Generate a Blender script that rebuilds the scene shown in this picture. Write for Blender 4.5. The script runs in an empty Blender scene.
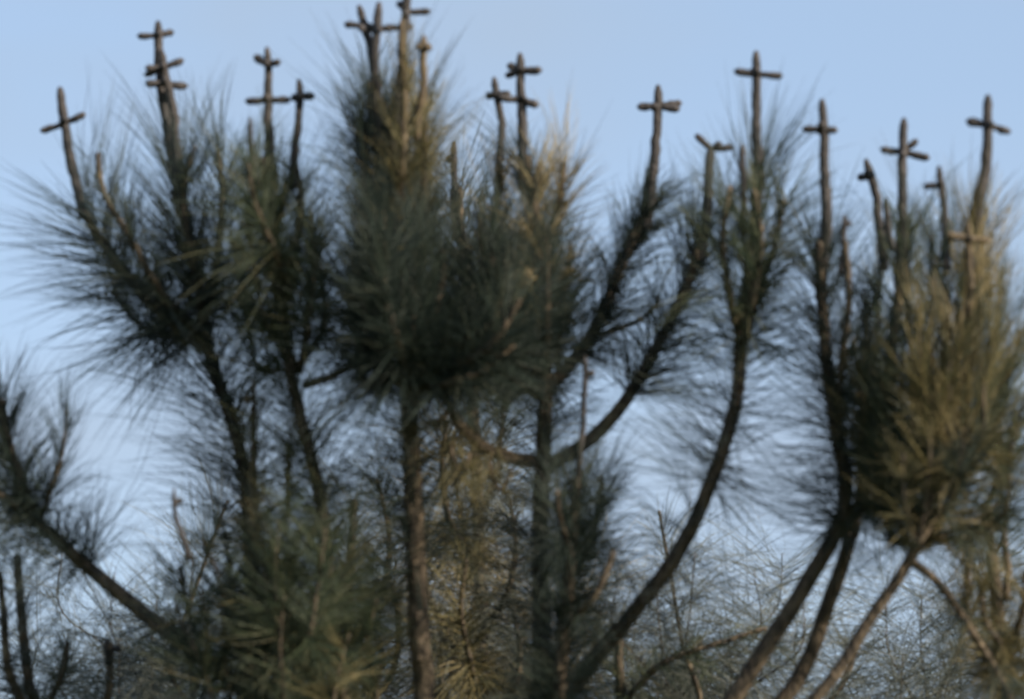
import bpy, math, random
import numpy as np
from mathutils import Vector

R = math.radians
C = bpy.context.scene.collection
S = bpy.context.scene
random.seed(7)
rng = np.random.default_rng(11)

# ------------------------------------------------------------------ camera
PITCH = R(14.0); CAMZ = 1.5; LENS = 126.0; W, H = 1024, 699
FPX = W * LENS / 36.0
cam_d = bpy.data.cameras.new('camera'); cam = bpy.data.objects.new('camera', cam_d)
C.objects.link(cam); S.camera = cam
cam.location = (0, 0, CAMZ); cam.rotation_euler = (R(90) + PITCH, 0, 0)
cam_d.lens = LENS; cam_d.sensor_width = 36; cam_d.clip_start = 0.05; cam_d.clip_end = 6000
cam_d.dof.use_dof = True; cam_d.dof.focus_distance = 8.4; cam_d.dof.aperture_fstop = 3.7
S.render.resolution_x = W; S.render.resolution_y = H

# ------------------------------------------------------------------ world and sun
SUN_EL, SUN_AZ = R(25), R(124)
w = bpy.data.worlds.new('World'); S.world = w; w.use_nodes = True
nt = w.node_tree; nt.nodes.clear()
out = nt.nodes.new('ShaderNodeOutputWorld'); bg = nt.nodes.new('ShaderNodeBackground')
sky = nt.nodes.new('ShaderNodeTexSky'); sky.sky_type = 'NISHITA'; sky.sun_disc = False
sky.sun_elevation = SUN_EL; sky.sun_rotation = SUN_AZ; sky.air_density = 1.0; sky.dust_density = 0.6; sky.ozone_density = 2.2
# thin high cloud veil: real colour variation of the sky by direction
tc = nt.nodes.new('ShaderNodeTexCoord'); mp = nt.nodes.new('ShaderNodeMapping'); mp.inputs['Scale'].default_value = (5, 5, 9)
nz = nt.nodes.new('ShaderNodeTexNoise'); nz.inputs['Scale'].default_value = 1.6; nz.inputs['Detail'].default_value = 3
rp = nt.nodes.new('ShaderNodeValToRGB'); rp.color_ramp.elements[0].position = 0.40; rp.color_ramp.elements[1].position = 0.72
rp.color_ramp.elements[0].color = (.66, .66, .66, 1); rp.color_ramp.elements[1].color = (.95, .95, .95, 1)
mx = nt.nodes.new('ShaderNodeMix'); mx.data_type = 'RGBA'
L = nt.links.new
L(tc.outputs['Generated'], mp.inputs[0]); L(mp.outputs[0], nz.inputs['Vector']); L(nz.outputs['Fac'], rp.inputs[0])
L(rp.outputs[0], mx.inputs[0]); L(sky.outputs[0], mx.inputs[6]); mx.inputs[7].default_value = (1.70, 2.14, 2.76, 1)
# paler air towards the horizon
sx = nt.nodes.new('ShaderNodeSeparateXYZ'); mr = nt.nodes.new('ShaderNodeMapRange'); mx2 = nt.nodes.new('ShaderNodeMix'); mx2.data_type = 'RGBA'
mr.inputs['From Min'].default_value = .31; mr.inputs['From Max'].default_value = .12; mr.inputs['To Min'].default_value = 0; mr.inputs['To Max'].default_value = .5
L(tc.outputs['Generated'], sx.inputs[0]); L(sx.outputs['Z'], mr.inputs['Value']); L(mr.outputs[0], mx2.inputs[0])
L(mx.outputs[2], mx2.inputs[6]); mx2.inputs[7].default_value = (2.15, 2.60, 3.15, 1)
L(mx2.outputs[2], bg.inputs[0]); bg.inputs[1].default_value = 0.13; L(bg.outputs[0], out.inputs[0])

sd = bpy.data.lights.new('sun', 'SUN'); sd.energy = 4.9; sd.angle = R(0.5); sd.color = (1, .88, .70)
sun = bpy.data.objects.new('sun', sd); C.objects.link(sun)
to_sun = Vector((math.sin(SUN_AZ) * math.cos(SUN_EL), math.cos(SUN_AZ) * math.cos(SUN_EL), math.sin(SUN_EL)))
sun.rotation_euler = to_sun.to_track_quat('Z', 'Y').to_euler()
sun.location = (8, -4, 9)
S.view_settings.view_transform = 'Standard'; S.view_settings.look = 'None'
S.view_settings.exposure = 1.0; S.view_settings.gamma = 1

# ------------------------------------------------------------------ materials
def mat(name, c1, c2, scale=30, rough=.8, bump=0.0, island=False, spec=.3, stretch=(1, 1, 1), c3=None):
    m = bpy.data.materials.new(name); m.use_nodes = True; t = m.node_tree
    b = t.nodes['Principled BSDF']; b.inputs['Roughness'].default_value = rough
    b.inputs['Specular IOR Level'].default_value = spec
    co = t.nodes.new('ShaderNodeTexCoord'); mpp = t.nodes.new('ShaderNodeMapping'); mpp.inputs['Scale'].default_value = stretch
    n = t.nodes.new('ShaderNodeTexNoise'); n.inputs['Scale'].default_value = scale; n.inputs['Detail'].default_value = 4
    t.links.new(co.outputs['Object'], mpp.inputs[0]); t.links.new(mpp.outputs[0], n.inputs['Vector'])
    rm = t.nodes.new('ShaderNodeValToRGB')
    rm.color_ramp.elements[0].position = .32; rm.color_ramp.elements[1].position = .68
    rm.color_ramp.elements[0].color = (*c1, 1); rm.color_ramp.elements[1].color = (*c2, 1)
    if c3:
        e = rm.color_ramp.elements.new(.93); e.color = (*c3, 1)
    src = n.outputs['Fac']
    if island:
        g = t.nodes.new('ShaderNodeNewGeometry'); mm = t.nodes.new('ShaderNodeMath'); mm.operation = 'MULTIPLY_ADD'
        mm.inputs[1].default_value = .55
        ad = t.nodes.new('ShaderNodeMath'); ad.operation = 'MULTIPLY'; ad.inputs[1].default_value = .47
        t.links.new(n.outputs['Fac'], ad.inputs[0])
        t.links.new(g.outputs['Random Per Island'], mm.inputs[0]); t.links.new(ad.outputs[0], mm.inputs[2]); src = mm.outputs[0]
    t.links.new(src, rm.inputs[0]); t.links.new(rm.outputs[0], b.inputs['Base Color'])
    if bump:
        bp = t.nodes.new('ShaderNodeBump'); bp.inputs['Strength'].default_value = bump; bp.inputs['Distance'].default_value = .004
        n2 = t.nodes.new('ShaderNodeTexVoronoi'); n2.inputs['Scale'].default_value = scale * 2
        t.links.new(mpp.outputs[0], n2.inputs['Vector']); t.links.new(n2.outputs['Distance'], bp.inputs['Height'])
        t.links.new(bp.outputs[0], b.inputs['Normal'])
    return m

BARK = mat('bark', (.026, .021, .017), (.125, .095, .066), 60, .9, .9, stretch=(1, 1, .45))
CANDLE = mat('candle_bark', (.026, .024, .025), (.062, .054, .054), 110, .75, .6, stretch=(1, 1, .4))
SUN_STRAWC = mat('sunlit_straw_candle_bark', (.05, .038, .028), (.12, .09, .055), 90, .75, .6, stretch=(1, 1, .4))  # paler, yellower candle bark; sunlight on the shafts is put into the colour
NEEDLES = {
    'dark': mat('dark_green_needles', (.014, .023, .022), (.032, .046, .036), 9, .5, island=True, c3=(.10, .095, .06)),
    'green': mat('green_needles', (.020, .034, .023), (.055, .068, .036), 9, .5, island=True, c3=(.20, .17, .10)),
    'olive': mat('sunlit_olive_needles', (.042, .044, .022), (.15, .125, .055), 9, .5, island=True, c3=(.36, .29, .16)),  # warm sunlit look is painted into this needle colour
    'straw': mat('sunlit_dry_needles', (.11, .095, .045), (.30, .235, .12), 9, .5, island=True, c3=(.50, .44, .33)),  # old dry needles, also standing in for sun-bright ones by colour
    'grey': mat('grey_needles', (.055, .065, .06), (.13, .14, .12), 9, .5, island=True, c3=(.32, .32, .28)),
}
GRASS = mat('meadow', (.035, .055, .02), (.09, .10, .04), 1.5, .95)

# ------------------------------------------------------------------ geometry helpers
sp_, cp_ = math.sin(PITCH), math.cos(PITCH)
def at(px, py, d):
    """world point seen at a photo pixel, d metres along the view axis"""
    x = (px - W / 2) / FPX * d; v = -(py - H / 2) / FPX * d
    return np.array([x, d * cp_ - v * sp_, CAMZ + d * sp_ + v * cp_])

def smooth(P, step=.012):
    """Catmull-Rom through rows (x,y,z,r)"""
    P = np.asarray(P, float)
    if len(P) < 2: return P
    Q = np.vstack([2 * P[0] - P[1], P, 2 * P[-1] - P[-2]])
    res = []
    for i in range(1, len(Q) - 2):
        p0, p1, p2, p3 = Q[i - 1:i + 3]
        n = max(2, int(np.linalg.norm(p2[:3] - p1[:3]) / step))
        for k in range(n):
            t = k / n
            res.append(.5 * (2 * p1 + (p2 - p0) * t + (2 * p0 - 5 * p1 + 4 * p2 - p3) * t * t + (3 * p1 - p0 - 3 * p2 + p3) * t ** 3))
    res.append(P[-1]); return np.array(res)

def frames(P):
    T = np.gradient(P, axis=0); T /= np.linalg.norm(T, axis=1)[:, None] + 1e-12
    ref = np.array([0.31, 0.93, 0.17]); U = np.cross(T, ref); U /= np.linalg.norm(U, axis=1)[:, None] + 1e-9
    return T, U, np.cross(T, U)

def link_mesh(name, V, F, m, parent=None, smooth_=True):
    me = bpy.data.meshes.new(name); me.from_pydata([tuple(v) for v in V], [], F)
    if smooth_: me.polygons.foreach_set('use_smooth', [True] * len(me.polygons))
    me.materials.append(m); me.update()
    o = bpy.data.objects.new(name, me); C.objects.link(o)
    if parent: o.parent = parent
    return o

def tube_geo(P, knob=.12, sides=10, close=True):
    """P rows x,y,z,r -> knobbly tube with rounded end"""
    T, U, B = frames(P[:, :3]); n = len(P)
    a = np.linspace(0, 2 * math.pi, sides, endpoint=False)
    V = []; F = []
    jit = 1 + knob * rng.standard_normal((n, sides)) * .6
    jit += (knob * .8 * np.sin(np.arange(n) * 1.9 + rng.random() * 6))[:, None] * rng.random((1, sides))
    for i in range(n):
        V.append(P[i, :3] + P[i, 3] * jit[i][:, None] * (np.cos(a)[:, None] * U[i] + np.sin(a)[:, None] * B[i]))
    V = np.vstack(V)
    for i in range(n - 1):
        for k in range(sides):
            k2 = (k + 1) % sides
            F.append((i * sides + k, i * sides + k2, (i + 1) * sides + k2, (i + 1) * sides + k))
    tip = P[-1, :3] + T[-1] * P[-1, 3] * .8; base = P[0, :3] - T[0] * P[0, 3] * .3
    V = np.vstack([V, tip, base]); ti = len(V) - 2; bi = ti + 1
    for k in range(sides):
        F.append(((n - 1) * sides + k, (n - 1) * sides + (k + 1) % sides, ti)); F.append((k, bi, (k + 1) % sides))
    return V, F

def needles_geo(P, dens, len_m, ang0, ang1, wid=.00066, droop=.25, upturn=0.0, clump=5, side=None):
    """needles in loose bundles along the axis P (rows x,y,z); ang0 at the base, ang1 at the tip (degrees from the axis)"""
    P = P[:, :3]; T, U, B = frames(P)
    seg = np.linalg.norm(np.diff(P, axis=0), axis=1); tot = seg.sum()
    nc = max(3, int(dens * 1.12 * tot / clump)); n = nc * clump
    tc_ = rng.random(nc) ** 1.25 * 1.0; t = np.repeat(tc_, clump) + rng.normal(0, .012, n); t = np.clip(t, 0, 1)
    idx = (t * (len(P) - 1)).astype(int)
    phi_c = rng.random(nc) * 2 * math.pi
    phi = np.repeat(phi_c, clump) + rng.normal(0, .30, n)
    ang = np.radians(ang0 + (ang1 - ang0) * t) * np.repeat(np.clip(rng.normal(1, .22, nc), .4, 1.35), clump) * np.clip(rng.normal(1, .10, n), .6, 1.5)
    ln = len_m * np.repeat(np.clip(rng.normal(1, .2, nc), .45, 1.3), clump) * np.clip(rng.normal(1, .13, n), .5, 1.4)
    rad = np.cos(phi)[:, None] * U[idx] + np.sin(phi)[:, None] * B[idx]
    D = np.cos(ang)[:, None] * T[idx] + np.sin(ang)[:, None] * rad
    # bend: outward, gravity or upturn, plus a little sway common to each bundle
    sway = np.repeat(np.clip(rng.normal(0, .13, (nc, 3)), -.26, .26), clump, axis=0) + rng.normal(0, .05, (n, 3))
    bend = sway + np.array([0, 0, -droop + upturn])
    S0 = P[idx] + rng.normal(0, .004, (n, 3))
    ks = np.array([0, .33, .68, 1.0]); rr = np.array([1.0, 1.0, .8, .15]) * 1.0
    side_ = np.cross(D, rng.standard_normal((n, 3))); side_ /= np.linalg.norm(side_, axis=1)[:, None] + 1e-9
    up_ = np.cross(D, side_)
    wv = wid * np.clip(rng.normal(1, .2, n), .6, 1.6)
    V = np.zeros((n, 4, 3, 3))
    for j, k in enumerate(ks):
        c = S0 + D * (ln * k)[:, None] + bend * (ln * k * k)[:, None]
        for s in range(3):
            a = s * 2 * math.pi / 3
            V[:, j, s] = c + (wv * rr[j])[:, None] * (math.cos(a) * side_ + math.sin(a) * up_)
    base = (np.arange(n) * 12)[:, None, None]
    q = []
    for j in range(3):
        for s in range(3):
            s2 = (s + 1) % 3
            q.append([j * 3 + s, j * 3 + s2, (j + 1) * 3 + s2, (j + 1) * 3 + s])
    F = (base + np.array(q)[None]).reshape(-1, 4)
    return V.reshape(-1, 3), F

def needles(P, m, parent, dens=900, len_px=105, d=6.0, ang0=75, ang1=22, **kw):
    V, F = needles_geo(P, dens, len_px * d / FPX, ang0, ang1, **kw)
    me = bpy.data.meshes.new('needles')
    me.vertices.add(len(V)); me.vertices.foreach_set('co', V.astype(np.float32).ravel())
    me.loops.add(F.size); me.loops.foreach_set('vertex_index', F.astype(np.int32).ravel())
    me.polygons.add(len(F)); me.polygons.foreach_set('loop_start', (np.arange(len(F)) * 4).astype(np.int32))
    me.update(calc_edges=True); me.validate(); me.materials.append(NEEDLES[m])
    me.polygons.foreach_set('use_smooth', [True] * len(F))
    o = bpy.data.objects.new('needles', me); C.objects.link(o); o.parent = parent
    return o

# ------------------------------------------------------------------ pine builder
class Pine:
    def __init__(self, label, root_px, d, tone):
        """root_px: photo column of the stem where it stands; the Empty is at its foot on the ground"""
        self.d = d; self.tone = tone
        x, y, _ = at(root_px, 699, d)
        self.o = bpy.data.objects.new('pine_tree', None); C.objects.link(self.o)
        self.o.location = (0, 0, 0); self.foot = np.array([x, y, 0.0])
        self.o['label'] = label; self.o['category'] = 'pine tree'; self.o['group'] = 'young pines crowded together'
        self.o.location = self.foot; self.o.empty_display_size = .2
        self.kids = []
    def path(self, pts, w0, w1, ground=False):
        """pts: (px, py, depth offset); widths in photo pixels"""
        n = len(pts); rows = []
        for i, p in enumerate(pts):
            d = self.d + (p[2] if len(p) > 2 else 0); f = i / max(1, n - 1)
            rows.append([*at(p[0], p[1], d), (w0 + (w1 - w0) * f) / 2 * d / FPX])
        if ground:
            top = np.array(rows[0]); k = np.array([*self.foot, top[3] * 1.9]); mid = top * .55 + k * .45
            mid[:2] += rng.normal(0, .02, 2)
            rows = [k - np.array([0, 0, .05, 0]), mid] + rows
        return smooth(rows)
    def stem(self, name, pts, w0, w1, ground=False, m=None):
        P = self.path(pts, w0, w1, ground)
        P[:, :3] += np.cumsum(rng.normal(0, .0006, (len(P), 3)), axis=0) * .6
        V, F = tube_geo(P, .045, 12)
        o = link_mesh(name, V - self.foot, F, m or BARK, self.o)
        return o, P
    def foliage(self, parent, P, f0, f1, **kw):
        """needles along the fraction f0..f1 of a path"""
        n = len(P); a, b = int(f0 * n), max(int(f0 * n) + 3, int(f1 * n))
        kw.setdefault('m', self.tone); kw.setdefault('d', self.d)
        return needles(P[a:b][:, :3] - np.append(self.foot, []), parent=parent, **kw)
    def bough(self, pts, w0, w1, f0=.25, f1=1.0, m=None, name='bough', **kw):
        o, P = self.stem(name, pts, w0, w1, m=m)
        if kw.get('dens', 1): self.foliage(o, P, f0, f1, **({'m': kw.pop('tone')} if 'tone' in kw else {}), **kw)
        return o, P
    def sprays(self, tips, origin, dens=1100, ln=62, tones=('green',), lean=.25, depth=.16, len_bough=95, a0=51, a1=15):
        """many small boughs that rise from the limb at origin to the given tips; each carries its own brush of needles"""
        ox, oy, oz = origin
        for i, (x, y) in enumerate(tips):
            z = random.uniform(-depth, depth); hx = x + (ox - x) * random.uniform(lean * .6, lean * 1.4)
            hy = min(oy - 5, y + len_bough * random.uniform(.8, 1.2))
            self.bough([(ox, oy, oz), ((ox + hx) / 2, (oy * .6 + hy * .4), oz + z * .4), (hx, hy, oz + z), ((hx + x) / 2 + random.uniform(-5, 5), (hy + y) / 2, oz + z), (x, y, oz + z)],
                       5, 3, .28, 1, dens=dens * .8, len_px=ln * random.uniform(.85, 1.2), ang0=a0 + random.uniform(-9, 9), ang1=a1 + random.uniform(-5, 5),
                       tone=tones[i % len(tones)], droop=.04)
    def candle(self, pts, w0, w1, crosses, m=None, extra=2):
        """upright shoot; crosses: list of (cx, cy, [(arm end px,py), ...]) whorls of buds"""
        m = m or CANDLE
        P = self.path(pts, w0 * .98, w1 * 1.06); P[-1, 3] *= .6 
        P[:, :3] += np.cumsum(rng.normal(0, .0012, (len(P), 3)), axis=0) * np.sin(np.linspace(0, math.pi, len(P)))[:, None]; V, F = tube_geo(P, .085, 10)
        o = link_mesh('candle', V - self.foot, F, m, self.o)
        dp = self.d + (pts[-1][2] if len(pts[-1]) > 2 else 0)
        for cx, cy, arms in crosses:
            ctr = at(cx, cy, dp)
            ends = [(at(ax, ay, dp + random.uniform(-.012, .012)), 1) for ax, ay in arms]
            for k in range(extra):
                s = -1 if k % 2 == 0 else 1
                e = at(cx + random.uniform(-5, 5), cy + random.uniform(-6, 3), dp + s * random.uniform(.022, .036)); ends.append((e, .9))
            for e, sc in ends:
                r = 4.0 * dp / FPX * random.uniform(.9, 1.1) * sc
                v = e - ctr; L_ = np.linalg.norm(v)
                tt = [0, .2, .45, .7, .9, 1.0]; rr = [.7, .82, .9, 1.0, .9, .5]
                curl = np.array([0, 0, 1]) * L_ * random.uniform(.02, .12)
                rows = np.array([[*(ctr + v * t + curl * (t * t - t)), r * q] for t, q in zip(tt, rr)])
                Vb, Fb = tube_geo(smooth(rows, .004), .13, 8)
                link_mesh('bud', Vb - self.foot, Fb, m, o)
        return o, P

# ------------------------------------------------------------------ setting
g = 3000
gr = link_mesh('ground', [(-g, -g, 0), (g, -g, 0), (g, g, 0), (-g, g, 0)], [(0, 1, 2, 3)], GRASS, smooth_=False)
gr['kind'] = 'structure'

# ------------------------------------------------------------------ 1: left pine, two arms
t = Pine('dark pine at far left, bare leaning stem forking into two candle-topped arms', 262, 6.15, 'dark')
o, P = t.stem('trunk', [(262, 760), (249, 600), (242, 475), (226, 410), (205, 345), (197, 285), (184, 220), (172, 140)], 15, 10, ground=True)
t.foliage(o, P, .80, .99, dens=1500, len_px=118, ang0=62, ang1=22, droop=.12)
t.foliage(o, P, .70, .82, dens=800, len_px=128, ang0=95, ang1=80, droop=.12)
t.bough([(207, 350), (165, 315), (128, 275), (100, 240), (84, 212)], 14, 9, .12, 1, dens=2100, len_px=108, ang0=72, ang1=34, droop=.10)
t.bough([(200, 335, 0), (160, 290, -.12), (130, 235, -.16), (104, 190, -.15), (98, 152, -.15)], 9, 5, .2, .96, dens=900, len_px=72, ang0=58, ang1=25, droop=.05)
t.bough([(203, 330, 0), (216, 270, .12), (222, 200, .16), (218, 150, .16)], 9, 5, .2, 1, dens=1000, len_px=92, ang0=60, ang1=22, droop=.05)
t.bough([(205, 345, 0), (170, 335, .1), (140, 325, .18), (110, 290, .22)], 9, 5, .2, 1, dens=1400, len_px=105, ang0=75, ang1=45, droop=.0)
t.bough([(205, 340, 0), (195, 270, -.08), (183, 200, -.1), (196, 150, -.1)], 9, 5, .1, .9, dens=1100, len_px=88, ang0=60, ang1=24, droop=.05)
t.candle([(84, 218), (74, 170), (65, 125), (60, 88)], 11, 8, [(63, 124, [(41, 131), (85, 114)])])
t.candle([(182, 215), (172, 140), (163, 80), (158, 22)], 13, 8, [(158, 35, [(138, 36), (173, 32)])], extra=1)
t.candle([(180, 190, -.03), (168, 110, -.03), (161, 50, -.03)], 10, 8, [(162, 68, [(145, 75), (146, 68), (183, 60)]), (163, 84, [(146, 83), (187, 86)])], extra=1)

# ------------------------------------------------------------------ 2: second pine from the left
t = Pine('slim pine left of the thickest trunk, with a double-crossed candle beside a shorter one', 345, 6.0, 'green')
o, P = t.stem('trunk', [(352, 760), (335, 560), (325, 480), (311, 420), (300, 370), (290, 300), (281, 220), (271, 150)], 15, 9, ground=True)
t.foliage(o, P, .74, .99, dens=2000, len_px=92, ang0=78, ang1=22, droop=.10)
t.foliage(o, P, .66, .76, dens=600, len_px=92, ang0=95, ang1=80, droop=.10)
t.sprays([(245, 230), (262, 200), (310, 215), (240, 290), (312, 240)], (300, 372, 0), tones=('green', 'dark'), ln=70, dens=900)
t.bough([(305, 385, 0), (335, 375, -.04), (358, 355, -.08), (372, 325, -.1), (378, 280, -.1)], 9, 5, .3, 1, dens=700, len_px=85, ang0=75, ang1=35, tone='dark')
t.bough([(292, 300, 0), (272, 250, -.1), (254, 205, -.14), (248, 165, -.14)], 8, 5, .15, 1, dens=1500, len_px=72, ang0=65, ang1=22)
t.bough([(290, 290, 0), (298, 240, .08), (300, 195, .1), (294, 160, .1)], 8, 6, .1, .9, dens=1500, len_px=74, ang0=65, ang1=24)
t.bough([(300, 370, 0), (270, 330, .1), (245, 290, .2), (232, 240, .22)], 8, 4, .2, 1, dens=1200, len_px=85, ang0=70, ang1=30)
t.bough([(300, 365, 0), (325, 320, .1), (318, 260, .16), (312, 215, .18)], 8, 4, .2, 1, dens=900, len_px=66, ang0=70, ang1=30)
t.candle([(273, 190), (269, 120), (267, 48)], 12, 7, [(267, 64, [(255, 56), (280, 62)]), (268, 100, [(246, 101), (290, 100)])], extra=1)
t.candle([(292, 190, .05), (294, 150, .05), (299, 80, .05)], 9, 7, [(299, 96, [(314, 96), (293, 98)])], extra=1)
t.candle([(258, 190, -.1), (253, 150, -.1), (250, 118, -.1)], 7, 5, [], extra=0)

# ------------------------------------------------------------------ 3: tall central pine
t = Pine('tallest dark pine, thick straight trunk and candles crowded at the top edge', 424, 6.0, 'dark')
o, P = t.stem('trunk', [(426, 770), (420, 640), (415, 500), (411, 400), (405, 300), (396, 200), (386, 110)], 23, 13, ground=True)
t.foliage(o, P, .78, .99, dens=2000, len_px=100, ang0=72, ang1=22, droop=.08)
for q in [
    ([(410, 385, 0), (375, 345, -.10), (362, 290, -.12), (366, 225, -.12)], 96, 'dark'),
    ([(408, 372, 0), (450, 352, -.06), (492, 320, -.08), (508, 262, -.08)], 105, 'dark'),
    ([(408, 360, 0), (430, 320, -.06), (442, 285, -.08), (444, 250, -.08)], 105, 'dark'),
    ([(410, 380, 0), (440, 355, .12), (490, 325, .2), (505, 270, .24)], 105, 'dark'),
    ([(405, 310, 0), (378, 255, -.06), (366, 190, -.08), (366, 120, -.08)], 84, 'dark'),
    ([(404, 300, 0), (416, 240, -.04), (424, 180, -.06), (424, 120, -.06)], 84, 'olive'),
    ([(400, 250, 0), (412, 200, .08), (420, 140, .1), (424, 95, .1)], 70, 'olive'),
    ([(398, 240, 0), (384, 180, .1), (372, 130, .15), (368, 85, .15)], 92, 'dark'),
    ([(410, 390, 0), (385, 365, .12), (360, 330, .2), (345, 290, .24)], 100, 'dark'),
    ([(410, 385, 0), (455, 365, -.1), (490, 345, -.16), (520, 300, -.18)], 98, 'dark')]:
    t.bough(q[0], 12, 6, .12, 1, dens=1200, len_px=q[1] * .86, ang0=66, ang1=22, tone=q[2], droop=.04)
for q in [[(411, 395, 0), (400, 350, -.14), (385, 300, -.18), (383, 245, -.18)], [(411, 395, 0), (435, 365, .16), (462, 310, .22), (470, 250, .22)],
          [(411, 395, 0), (440, 385, -.1), (480, 372, -.12), (515, 345, -.12)]]:
    t.bough(q, 11, 6, .38, 1, dens=1900, len_px=78, ang0=62, ang1=40, droop=-.04)
t.sprays([(365, 150), (362, 250), (385, 210), (415, 230), (430, 190), (372, 300), (350, 320), (400, 290), (435, 270)], (409, 385, 0), tones=('dark',), ln=76, dens=1300)
t.bough([(399, 200, -.1), (402, 150, -.12), (404, 100, -.12), (400, 55, -.12)], 9, 7, .1, .95, dens=900, len_px=70, ang0=35, ang1=15, tone='olive')
t.candle([(382, 150), (373, 75), (365, 35), (359, 6)], 11, 7, [(362, 26, [(345, 24), (376, 30)])])
t.candle([(376, 150, -.06), (376, 80, -.06), (379, 3, -.06)], 10, 8, [(378, 28, [(366, 26), (392, 28)])], extra=1)
t.candle([(393, 160, -.04), (397, 90, -.04), (402, 40, -.04), (408, -14, -.04)], 12, 8, [(407, 12, [(398, 2), (430, 11)]), (400, 28, [(386, 27), (412, 26)])], extra=1)
t.candle([(416, 140, -.1), (421, 90, -.1), (424, 36, -.1)], 8, 7, [(424, 50, [(417, 45), (430, 46)])], extra=1, m=SUN_STRAWC)
t.candle([(402, 160, -.12), (407, 90, -.12), (402, 20, -.12)], 7, 6, [], extra=0, m=SUN_STRAWC)

# ------------------------------------------------------------------ 4: central pine with three curved boughs to the right
t = Pine('pine with straight middle trunk and long curved boughs sweeping up to the right', 541, 6.1, 'dark')
o, P = t.stem('trunk', [(541, 780), (539, 640), (538, 500), (540, 400), (537, 300), (530, 220), (523, 150)], 21, 10, ground=True)
t.foliage(o, P, .76, .99, dens=1500, len_px=100, ang0=75, ang1=22, m='dark')
t.foliage(o, P, .52, .72, dens=420, len_px=95, ang0=95, ang1=85, droop=.15)
for q in [
    ([(539, 390, 0), (510, 350, -.12), (494, 290, -.16), (494, 235, -.16)], 84, 'dark'),
    ([(539, 380, 0), (545, 330, -.14), (546, 285, -.16), (546, 235, -.16)], 76, 'dark'),
    ([(538, 360, 0), (510, 300, .1), (494, 240, .04), (502, 170, .03)], 70, 'straw'),
    ([(537, 300, 0), (550, 250, .05), (558, 205, .0), (563, 165, .0)], 74, 'straw'),
    ([(536, 310, 0), (538, 250, -.1), (535, 205, -.12), (538, 165, -.12)], 66, 'straw'),
    ([(539, 395, 0), (500, 375, .12), (470, 340, .2), (455, 290, .24)], 100, 'dark')]:
    t.bough(q[0], 11, 6, .12, 1, dens=1150, len_px=q[1] * .85, ang0=64, ang1=20, tone=q[2], droop=.04)
t.sprays([(465, 260), (480, 215), (500, 245), (520, 230), (545, 260), (570, 240), (510, 290), (480, 310), (560, 300)], (539, 388, 0), tones=('dark', 'green', 'dark'), ln=70, dens=1200)
# short J-shaped bough on the left, sunlight put in as olive needle colour
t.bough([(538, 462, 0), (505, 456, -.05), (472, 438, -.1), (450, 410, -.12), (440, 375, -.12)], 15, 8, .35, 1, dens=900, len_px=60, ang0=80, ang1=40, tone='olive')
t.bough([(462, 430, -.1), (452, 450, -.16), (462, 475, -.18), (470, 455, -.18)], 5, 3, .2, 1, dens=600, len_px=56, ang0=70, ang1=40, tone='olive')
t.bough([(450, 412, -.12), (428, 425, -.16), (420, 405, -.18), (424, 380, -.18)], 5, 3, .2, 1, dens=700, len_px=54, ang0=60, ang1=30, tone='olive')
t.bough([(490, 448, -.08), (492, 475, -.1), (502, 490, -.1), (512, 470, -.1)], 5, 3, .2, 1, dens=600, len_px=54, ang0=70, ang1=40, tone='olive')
# bough to the shaggy double-bud candle
t.bough([(541, 392, 0), (570, 365, .06), (597, 325, .1), (622, 262, .12), (648, 205, .12)], 15, 10, .28, 1, dens=2600, len_px=78, ang0=48, ang1=22)
t.bough([(600, 335, .1), (640, 320, .14), (660, 300, .14)], 6, 3, .2, 1, dens=420, len_px=70, ang0=60, ang1=30)
t.bough([(542, 470, 0), (590, 440, .0), (630, 395, .0), (664, 335, .0), (690, 275, .0), (701, 235, .0)], 15, 9, .40, 1, dens=2300, len_px=80, ang0=54, ang1=26, droop=.1)
o, P = t.bough([(541, 740, 0), (580, 680, -.04), (632, 618, -.08), (678, 555, -.1), (708, 490, -.12), (735, 405, -.12), (741, 330, -.12), (752, 250, -.12), (757, 175, -.12)], 18, 11, .50, 1, dens=1350, len_px=108, ang0=100, ang1=22, droop=.04)
P = t.path([(541, 740, 0), (580, 680, -.04), (632, 618, -.08), (678, 555, -.1), (708, 490, -.12), (735, 405, -.12)], 18, 14)
t.foliage(o, P, .42, 1, dens=620, len_px=135, ang0=98, ang1=88, droop=.14, wid=.0005)
t.bough([(740, 340, -.12), (728, 290, -.18), (722, 235, -.2), (728, 185, -.2)], 9, 5, .1, .98, dens=900, len_px=76, ang0=60, ang1=22, tone='green')
t.bough([(741, 340, -.12), (760, 290, -.08), (776, 240, -.06), (784, 200, -.06)], 9, 5, .1, 1, dens=1000, len_px=76, ang0=60, ang1=24, tone='green')
t.bough([(741, 360, -.12), (752, 300, -.2), (760, 240, -.22), (752, 190, -.22)], 9, 5, .1, 1, dens=1000, len_px=72, ang0=60, ang1=24, tone='green')
t.candle([(500, 190, .05), (499, 150, .05), (494, 78, .05)], 9, 7, [(495, 95, [(510, 94), (487, 96)])], extra=1)
t.candle([(523, 190), (521, 120), (520, 54)], 12, 8, [(520, 70, [(506, 76), (508, 65), (541, 70)]), (521, 100, [(499, 97), (538, 105)])], extra=1)
t.candle([(646, 230, .12), (653, 180, .12), (656, 130, .12), (658, 86, .12)], 12, 8, [(658, 106, [(638, 107), (681, 103), (679, 109)])])
t.candle([(700, 265), (705, 205), (708, 170), (711, 148)], 11, 9, [(711, 149, [(696, 135), (733, 147), (721, 143)])], extra=0)
t.candle([(756, 230, -.12), (757, 150, -.12), (756, 52, -.12)], 13, 8, [(757, 74, [(735, 71), (782, 76)])])
t.candle([(744, 235, -.2), (742, 190, -.2), (742, 145, -.2)], 8, 6, [], extra=0)

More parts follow.
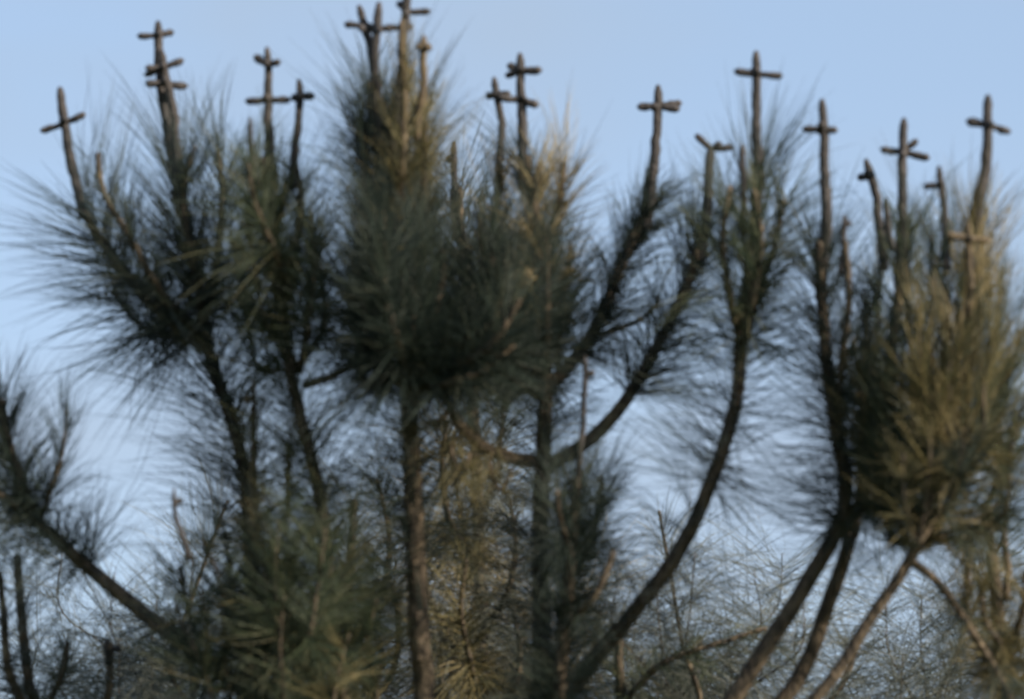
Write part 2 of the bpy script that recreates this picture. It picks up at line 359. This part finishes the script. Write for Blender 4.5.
# ------------------------------------------------------------------ 5: right pine, fan of leaning stems
t = Pine('broad right pine, leaning stems fanning up to a sunlit yellow-green crown of candles', 690, 5.95, 'olive')  # crown's sunlit look comes partly from olive and straw needle colours
o, P = t.stem('trunk', [(693, 850), (700, 800), (710, 770)], 34, 26, ground=True)
t.bough([(700, 760, 0), (740, 692, 0), (797, 605, 0), (846, 512, 0), (838, 430, 0), (826, 330, 0), (821, 245, 0)], 20, 11, .48, 1, dens=2000, len_px=86, ang0=98, ang1=26, tone='dark', droop=.0)
t.bough([(710, 770, .05), (790, 690, .08), (829, 600, .08), (856, 512, .08), (880, 400, .06), (893, 300, .05), (900, 235, .05)], 18, 9, .58, 1, dens=1500, len_px=82, ang0=75, ang1=22, tone='green')
t.bough([(715, 790, -.05), (820, 692, -.1), (872, 615, -.1), (912, 550, -.1), (932, 480, -.1), (947, 400, -.1), (962, 320, -.1), (973, 235, -.1)], 13, 9, .50, 1, dens=1700, len_px=80, ang0=55, ang1=18, tone='olive', droop=.02)
t.sprays([(868, 300), (882, 255), (862, 350), (874, 400), (893, 340)], (857, 508, .08), tones=('dark', 'green', 'olive'), ln=66)
t.sprays([(905, 250), (918, 300), (930, 235), (900, 380), (925, 350), (945, 290), (950, 240)], (932, 480, -.1), tones=('green', 'olive', 'dark'), ln=70, dens=800)
t.sprays([(985, 260), (972, 300), (992, 330), (1000, 290), (960, 360), (985, 390), (1005, 370)], (940, 470, -.1), tones=('straw', 'green', 'olive', 'dark'), ln=72, dens=900)
t.sprays([(890, 430), (915, 420), (940, 410), (970, 420), (1010, 430), (885, 470), (958, 455)], (914, 548, -.1), tones=('dark', 'green', 'straw', 'dark'), ln=70, len_bough=70, dens=950, a0=75)
t.sprays([(905, 455), (928, 425), (945, 445), (935, 400), (965, 300), (980, 275), (955, 350)], (918, 545, -.22), tones=('olive', 'green', 'straw'), ln=60, dens=600, a0=60, a1=24, depth=.05, len_bough=60)
t.sprays([(1000, 470), (1025, 400), (1020, 330)], (920, 540, 0), tones=('green',), ln=74)
t.sprays([(868, 455), (880, 400), (905, 460)], (857, 510, .06), tones=('dark', 'green'), ln=70, dens=1300)
t.bough([(838, 430, 0), (842, 360, -.06), (848, 300, -.08), (845, 240, -.08)], 8, 6, .1, .85, dens=800, len_px=62, ang0=60, ang1=25, tone='dark')
t.bough([(906, 558, -.1), (935, 580, -.1), (965, 618, -.08), (1000, 672, -.06), (1025, 720, -.06)], 9, 6, .15, 1, dens=420, len_px=70, ang0=82, ang1=60, tone='dark')
t.candle([(821, 300), (821, 200), (822, 100)], 14, 8, [(821, 129, [(803, 129), (837, 130)])])
t.candle([(841, 275, -.08), (843, 245, -.08), (844, 216, -.08)], 7, 5, [(844, 226, [(850, 222)])], extra=0)
t.candle([(899, 280, .05), (902, 200, .05), (904, 119, .05)], 12, 8, [(903, 152, [(881, 149), (929, 158), (917, 140)])])
t.candle([(884, 270, .1), (877, 215, .1), (866, 160, .1)], 10, 8, [(869, 177, [(858, 177)])], extra=1)
t.candle([(892, 250, .02), (889, 220, .02), (886, 198, .02)], 8, 6, [], extra=0)
t.candle([(946, 270, -.18), (944, 220, -.18), (939, 167, -.18)], 9, 7, [(940, 185, [(924, 186)])], extra=1)
t.candle([(970, 270, -.1), (978, 205, -.1), (986, 150, -.1), (988, 96, -.1)], 14, 9, [(987, 125, [(967, 121), (1010, 132)])])
t.candle([(969, 320, -.2), (969, 280, -.2), (968, 222, -.2)], 7, 6, [(968, 238, [(947, 235), (990, 240)])], extra=1, m=SUN_STRAWC)

# ------------------------------------------------------------------ 6: low bushy pine
t = Pine('low bushy pine, round dense clump with a bare bough reaching left', 276, 6.0, 'green')
o, P = t.stem('trunk', [(282, 770), (276, 690), (272, 620), (268, 590), (262, 550)], 20, 9, ground=True)
t.foliage(o, P, .86, .99, dens=900, len_px=80, ang0=80, ang1=35)
t.sprays([(180, 565), (205, 540), (226, 532), (252, 522), (278, 520), (302, 524), (325, 530), (350, 555), (378, 575)], (271, 640, 0), tones=('green', 'dark', 'green', 'olive'), ln=62, dens=1100, a0=82, a1=34)
t.sprays([(175, 605), (200, 590), (230, 570), (262, 560), (290, 560), (318, 545), (345, 570), (378, 600)], (274, 690, 0), tones=('dark', 'green', 'green'), ln=62, dens=1200, a0=85, a1=40)
t.sprays([(190, 640), (222, 615), (250, 600), (285, 595), (315, 610), (350, 635), (385, 650)], (277, 745, 0), tones=('green', 'dark', 'olive'), ln=60, dens=1000, a0=85, a1=40)
o, P = t.stem('bough', [(276, 715, 0), (210, 665, .05), (150, 618, .1), (100, 578, .12), (62, 545, .12), (32, 515, .12), (12, 460, .12), (-2, 400, .12)], 18, 10)
t.foliage(o, P, .55, 1, dens=2700, len_px=92, ang0=70, ang1=28, m='dark')
t.foliage(o, P, .25, .45, dens=700, len_px=70, ang0=75, ang1=60, m='dark', droop=-.1)
t.bough([(40, 522, .12), (50, 490, .05), (62, 450, .02), (66, 410, .02)], 6, 3, .1, 1, dens=500, len_px=72, ang0=40, ang1=15, tone='dark')
t.bough([(34, 520, .12), (10, 500, .05), (-20, 480, .02), (-50, 440, .02)], 8, 5, .1, 1, dens=2000, len_px=80, ang0=60, ang1=30, tone='dark')
t.candle([(190, 560, -.1), (180, 530, -.1), (176, 508, -.1), (174, 489, -.1)], 6, 4, [(175, 503, [(182, 500)])], extra=0)
t.candle([(252, 540, 0), (252, 460, 0), (253, 380, 0)], 7, 4, [(252, 398, [(245, 400)])], extra=1, m=SUN_STRAWC)
t.bough([(256, 580, 0), (258, 520, 0), (254, 450, 0), (250, 405, 0)], 6, 3, .1, .9, dens=500, len_px=60, ang0=45, ang1=18, tone='olive')
t.bough([(266, 580, 0), (282, 540, 0), (288, 490, 0), (286, 450, 0)], 6, 3, .1, 1, dens=600, len_px=60, ang0=50, ang1=18, tone='olive')

# ------------------------------------------------------------------ 7: small pine in the lower middle
t = Pine('small thin pine with one dark tuft just right of the middle trunk', 560, 5.95, 'dark')
o, P = t.stem('trunk', [(556, 770), (560, 690), (567, 620), (573, 545), (577, 480)], 17, 10, ground=True)
t.foliage(o, P, .80, 1, dens=3600, len_px=72, ang0=88, ang1=35, droop=-.05)
t.bough([(566, 625, 0), (585, 605, -.06), (600, 585, -.08), (613, 550, -.08)], 8, 6, .3, .9, dens=500, len_px=50, ang0=70, ang1=30)
t.bough([(570, 580, 0), (590, 550, .1), (598, 510, .14), (602, 475, .15)], 7, 4, .1, 1, dens=900, len_px=84, ang0=75, ang1=35)
t.bough([(572, 560, 0), (560, 520, -.08), (556, 490, -.1)], 7, 4, .1, 1, dens=900, len_px=62, ang0=75, ang1=35)
t.candle([(577, 500), (580, 440), (585, 356)], 7, 5, [(584, 376, [(594, 372)])], extra=0)

# ------------------------------------------------------------------ 8: lower right corner pine
t = Pine('brownish pine in the lower right corner with short straw-coloured shoots', 1008, 6.1, 'olive')
o, P = t.stem('trunk', [(1012, 770), (1006, 690), (1000, 620), (994, 560)], 20, 12, ground=True)
t.foliage(o, P, .82, 1, dens=1300, len_px=72, ang0=75, ang1=30)
for q in [([(1004, 680, 0), (975, 640, -.1), (965, 600, -.12), (968, 560, -.12)], 58), ([(1002, 660, 0), (1020, 620, -.1), (1026, 570, -.12)], 62),
          ([(1004, 690, 0), (1000, 650, -.15), (985, 620, -.2), (980, 580, -.2)], 60), ([(1006, 700, 0), (1040, 660, 0), (1050, 600, 0)], 70)]:
    t.bough(q[0], 9, 5, .1, 1, dens=1100, len_px=q[1], ang0=60, ang1=24)
t.candle([(994, 590), (992, 550), (990, 508)], 10, 8, [(990, 528, [(980, 530), (1001, 527)])], extra=1, m=SUN_STRAWC)
t.candle([(1006, 600, -.06), (1007, 560, -.06), (1006, 520, -.06)], 8, 6, [], extra=0, m=SUN_STRAWC)

# ------------------------------------------------------------------ 9: lower left corner pine
t = Pine('low dark pine in the bottom left corner with thin upright stems', 28, 6.35, 'dark')
o, P = t.stem('trunk', [(34, 770), (30, 690), (24, 630), (19, 560)], 13, 8, ground=True)
t.foliage(o, P, .84, 1, dens=700, len_px=70, ang0=80, ang1=40)
t.bough([(32, 720, 0), (10, 670, -.05), (6, 620, -.06), (2, 575, -.06)], 10, 6, .2, 1, dens=650, len_px=72, ang0=75, ang1=30)
t.bough([(33, 735, 0), (50, 700, -.1), (62, 670, -.12), (66, 640, -.12)], 8, 5, .2, 1, dens=1400, len_px=58, ang0=75, ang1=30, tone='green')
t.bough([(34, 760, 0), (80, 730, .1), (106, 700, .1), (109, 645, .1)], 9, 7, .3, 1, dens=500, len_px=56, ang0=75, ang1=50)
t.candle([(108, 665, .1), (108, 655, .1), (107, 640, .1)], 9, 8, [(108, 650, [(120, 648)])], extra=0)

# ------------------------------------------------------------------ 10: pine behind, between the two straight trunks
t = Pine('dull grey-green pine behind, seen between the two straight upright trunks', 480, 6.9, 'grey')
o, P = t.stem('trunk', [(482, 770), (478, 640), (474, 500), (468, 380), (460, 260), (456, 190)], 15, 8, ground=True)
t.foliage(o, P, .60, 1, dens=700, len_px=90, ang0=80, ang1=25)
for q in [
    ([(478, 660, 0), (440, 620, -.1), (425, 570, -.12), (430, 520, -.12)], 'grey'),
    ([(477, 640, 0), (505, 600, -.1), (515, 550, -.12), (510, 500, -.12)], 'grey'),
    ([(475, 560, 0), (450, 520, -.2), (442, 470, -.26), (446, 420, -.26)], 'olive'),
    ([(474, 520, 0), (495, 480, .1), (500, 440, .12), (505, 400, .12)], 'grey'),
    ([(480, 700, 0), (470, 660, -.2), (462, 610, -.26), (468, 560, -.26)], 'olive'),
    ([(480, 740, 0), (510, 700, -.1), (520, 660, -.12), (512, 610, -.12)], 'grey'),
    ([(480, 740, 0), (450, 710, -.1), (440, 670, -.1), (448, 630, -.12)], 'grey'),
    ([(478, 720, 0), (560, 700, .1), (590, 660, .12), (600, 610, .12)], 'grey')]:
    t.bough(q[0], 8, 4, .1, 1, dens=1000, len_px=74, ang0=75, ang1=35, tone=q[1])
t.candle([(456, 240), (455, 190), (454, 142)], 8, 6, [(455, 160, [(447, 158)])], extra=0)

# ------------------------------------------------------------------ 11: pine behind, lower left centre
t = Pine('grey-green pine behind the low bushy clump, left of the thickest trunk', 350, 6.8, 'grey')
o, P = t.stem('trunk', [(352, 780), (350, 700), (345, 600), (350, 500)], 13, 7, ground=True)
t.foliage(o, P, .75, 1, dens=800, len_px=84, ang0=80, ang1=35)
for q in [
    ([(350, 720, 0), (390, 680, .1), (398, 620, .12), (385, 560, .12)], 'grey'),
    ([(350, 740, 0), (300, 700, .0), (270, 670, .0), (250, 640, .0)], 'grey'),
    ([(350, 740, 0), (330, 700, -.1), (318, 660, -.12), (310, 620, -.12)], 'olive'),
    ([(350, 760, 0), (220, 720, -.1), (180, 690, -.12), (165, 650, -.12)], 'grey'),
    ([(348, 640, 0), (380, 600, .1), (390, 540, .12), (378, 480, .12)], 'green'),
    ([(350, 750, 0), (375, 710, -.1), (372, 670, -.12), (365, 630, -.12)], 'olive')]:
    t.bough(q[0], 8, 4, .1, 1, dens=900, len_px=72, ang0=75, ang1=35, tone=q[1])

# ------------------------------------------------------------------ 12: pine behind, lower right centre
t = Pine('thin low pine right of centre, level feathery bough and short dark tip', 622, 6.6, 'green')
o, P = t.stem('trunk', [(625, 800), (622, 700), (620, 672), (620, 640)], 13, 8, ground=True)
t.foliage(o, P, .93, 1, dens=900, len_px=40, ang0=60, ang1=25)
t.bough([(622, 705, 0), (660, 665, -.05), (710, 645, -.06), (765, 628, -.06)], 8, 4, .1, 1, dens=520, len_px=52, ang0=60, ang1=30)
t.bough([(623, 760, 0), (690, 725, .0), (700, 700, .0), (686, 655, .0)], 7, 5, .5, 1, dens=200, len_px=40, ang0=60, ang1=30)
t.bough([(624, 790, 0), (740, 760, .2), (830, 700, .3), (860, 640, .3)], 8, 5, .2, 1, dens=700, len_px=70, ang0=75, ang1=45, tone='grey')
t.bough([(624, 780, 0), (660, 740, .3), (690, 690, .35), (700, 640, .35)], 8, 5, .2, 1, dens=380, len_px=80, ang0=80, ang1=50, tone='grey')

# ------------------------------------------------------------------ 13-15: farther pines filling the lower part
def far_pine(label, root, d, tips, tone, dens=620):
    t = Pine(label, root, d, tone)
    top = min(tips, key=lambda q: q[1])
    o, P = t.stem('trunk', [(root, 790), ((root * 2 + top[0]) / 3, (790 * 2 + top[1]) / 3), ((root + top[0] * 2) / 3, (790 + top[1] * 2) / 3), top], 6, 3, ground=True)
    t.foliage(o, P, .82, 1, dens=dens, len_px=90, ang0=80, ang1=35, wid=.0007)
    for x, y in tips:
        if (x, y) == top: continue
        y0 = min(790, y + 150); fx = (790 - y0) / (790 - top[1]); bx = root + (top[0] - root) * fx
        z = random.uniform(-.25, .25)
        y += 34
        t.bough([(bx, y0 + 30, 0), ((bx + x * 1.4) / 2.4, y0 - 25, z * .6), (x, y + 55, z), (x + random.uniform(-8, 8), y, z)], 2.4, 1.0, .02, 1, dens=dens * 1.15, len_px=135, ang0=95, ang1=60, wid=.0005, droop=.2, clump=5)
    return t
far_pine('pale feathery pine far behind, between the big curved bough and the right stems', 700, 7.0, [(612, 540), (650, 510), (690, 520), (775, 520), (800, 560), (625, 590), (690, 600), (660, 550), (730, 600), (760, 540), (790, 600), (600, 570), (720, 650), (780, 660), (655, 660)], 'grey', 560)
far_pine('pale feathery pine far behind the leaning right stems', 900, 7.1, [(960, 560), (890, 560), (960, 610), (860, 640), (820, 660), (1020, 600), (900, 620), (940, 640), (1000, 540), (870, 660), (980, 660), (850, 600), (920, 560)], 'grey', 600)
far_pine('pale thin pine far behind the bare bough at left', 120, 7.0, [(190, 520), (110, 540), (60, 520), (230, 500), (120, 600), (60, 600), (150, 560), (205, 560), (90, 650), (140, 660), (30, 610), (190, 640)], 'grey', 480)
far_pine('pale yellowish pine far behind the two straight middle trunks', 500, 7.1, [(440, 430), (500, 480), (470, 540), (520, 560), (580, 540), (430, 600), (500, 640), (450, 670), (590, 640), (390, 640), (340, 620), (400, 520)], 'straw', 800)

# every part is placed in world space minus its pine's foot, so children sit right under their Empty
for ob in list(C.objects):
    if ob.parent and ob.parent.parent: ob.location = (0, 0, 0)
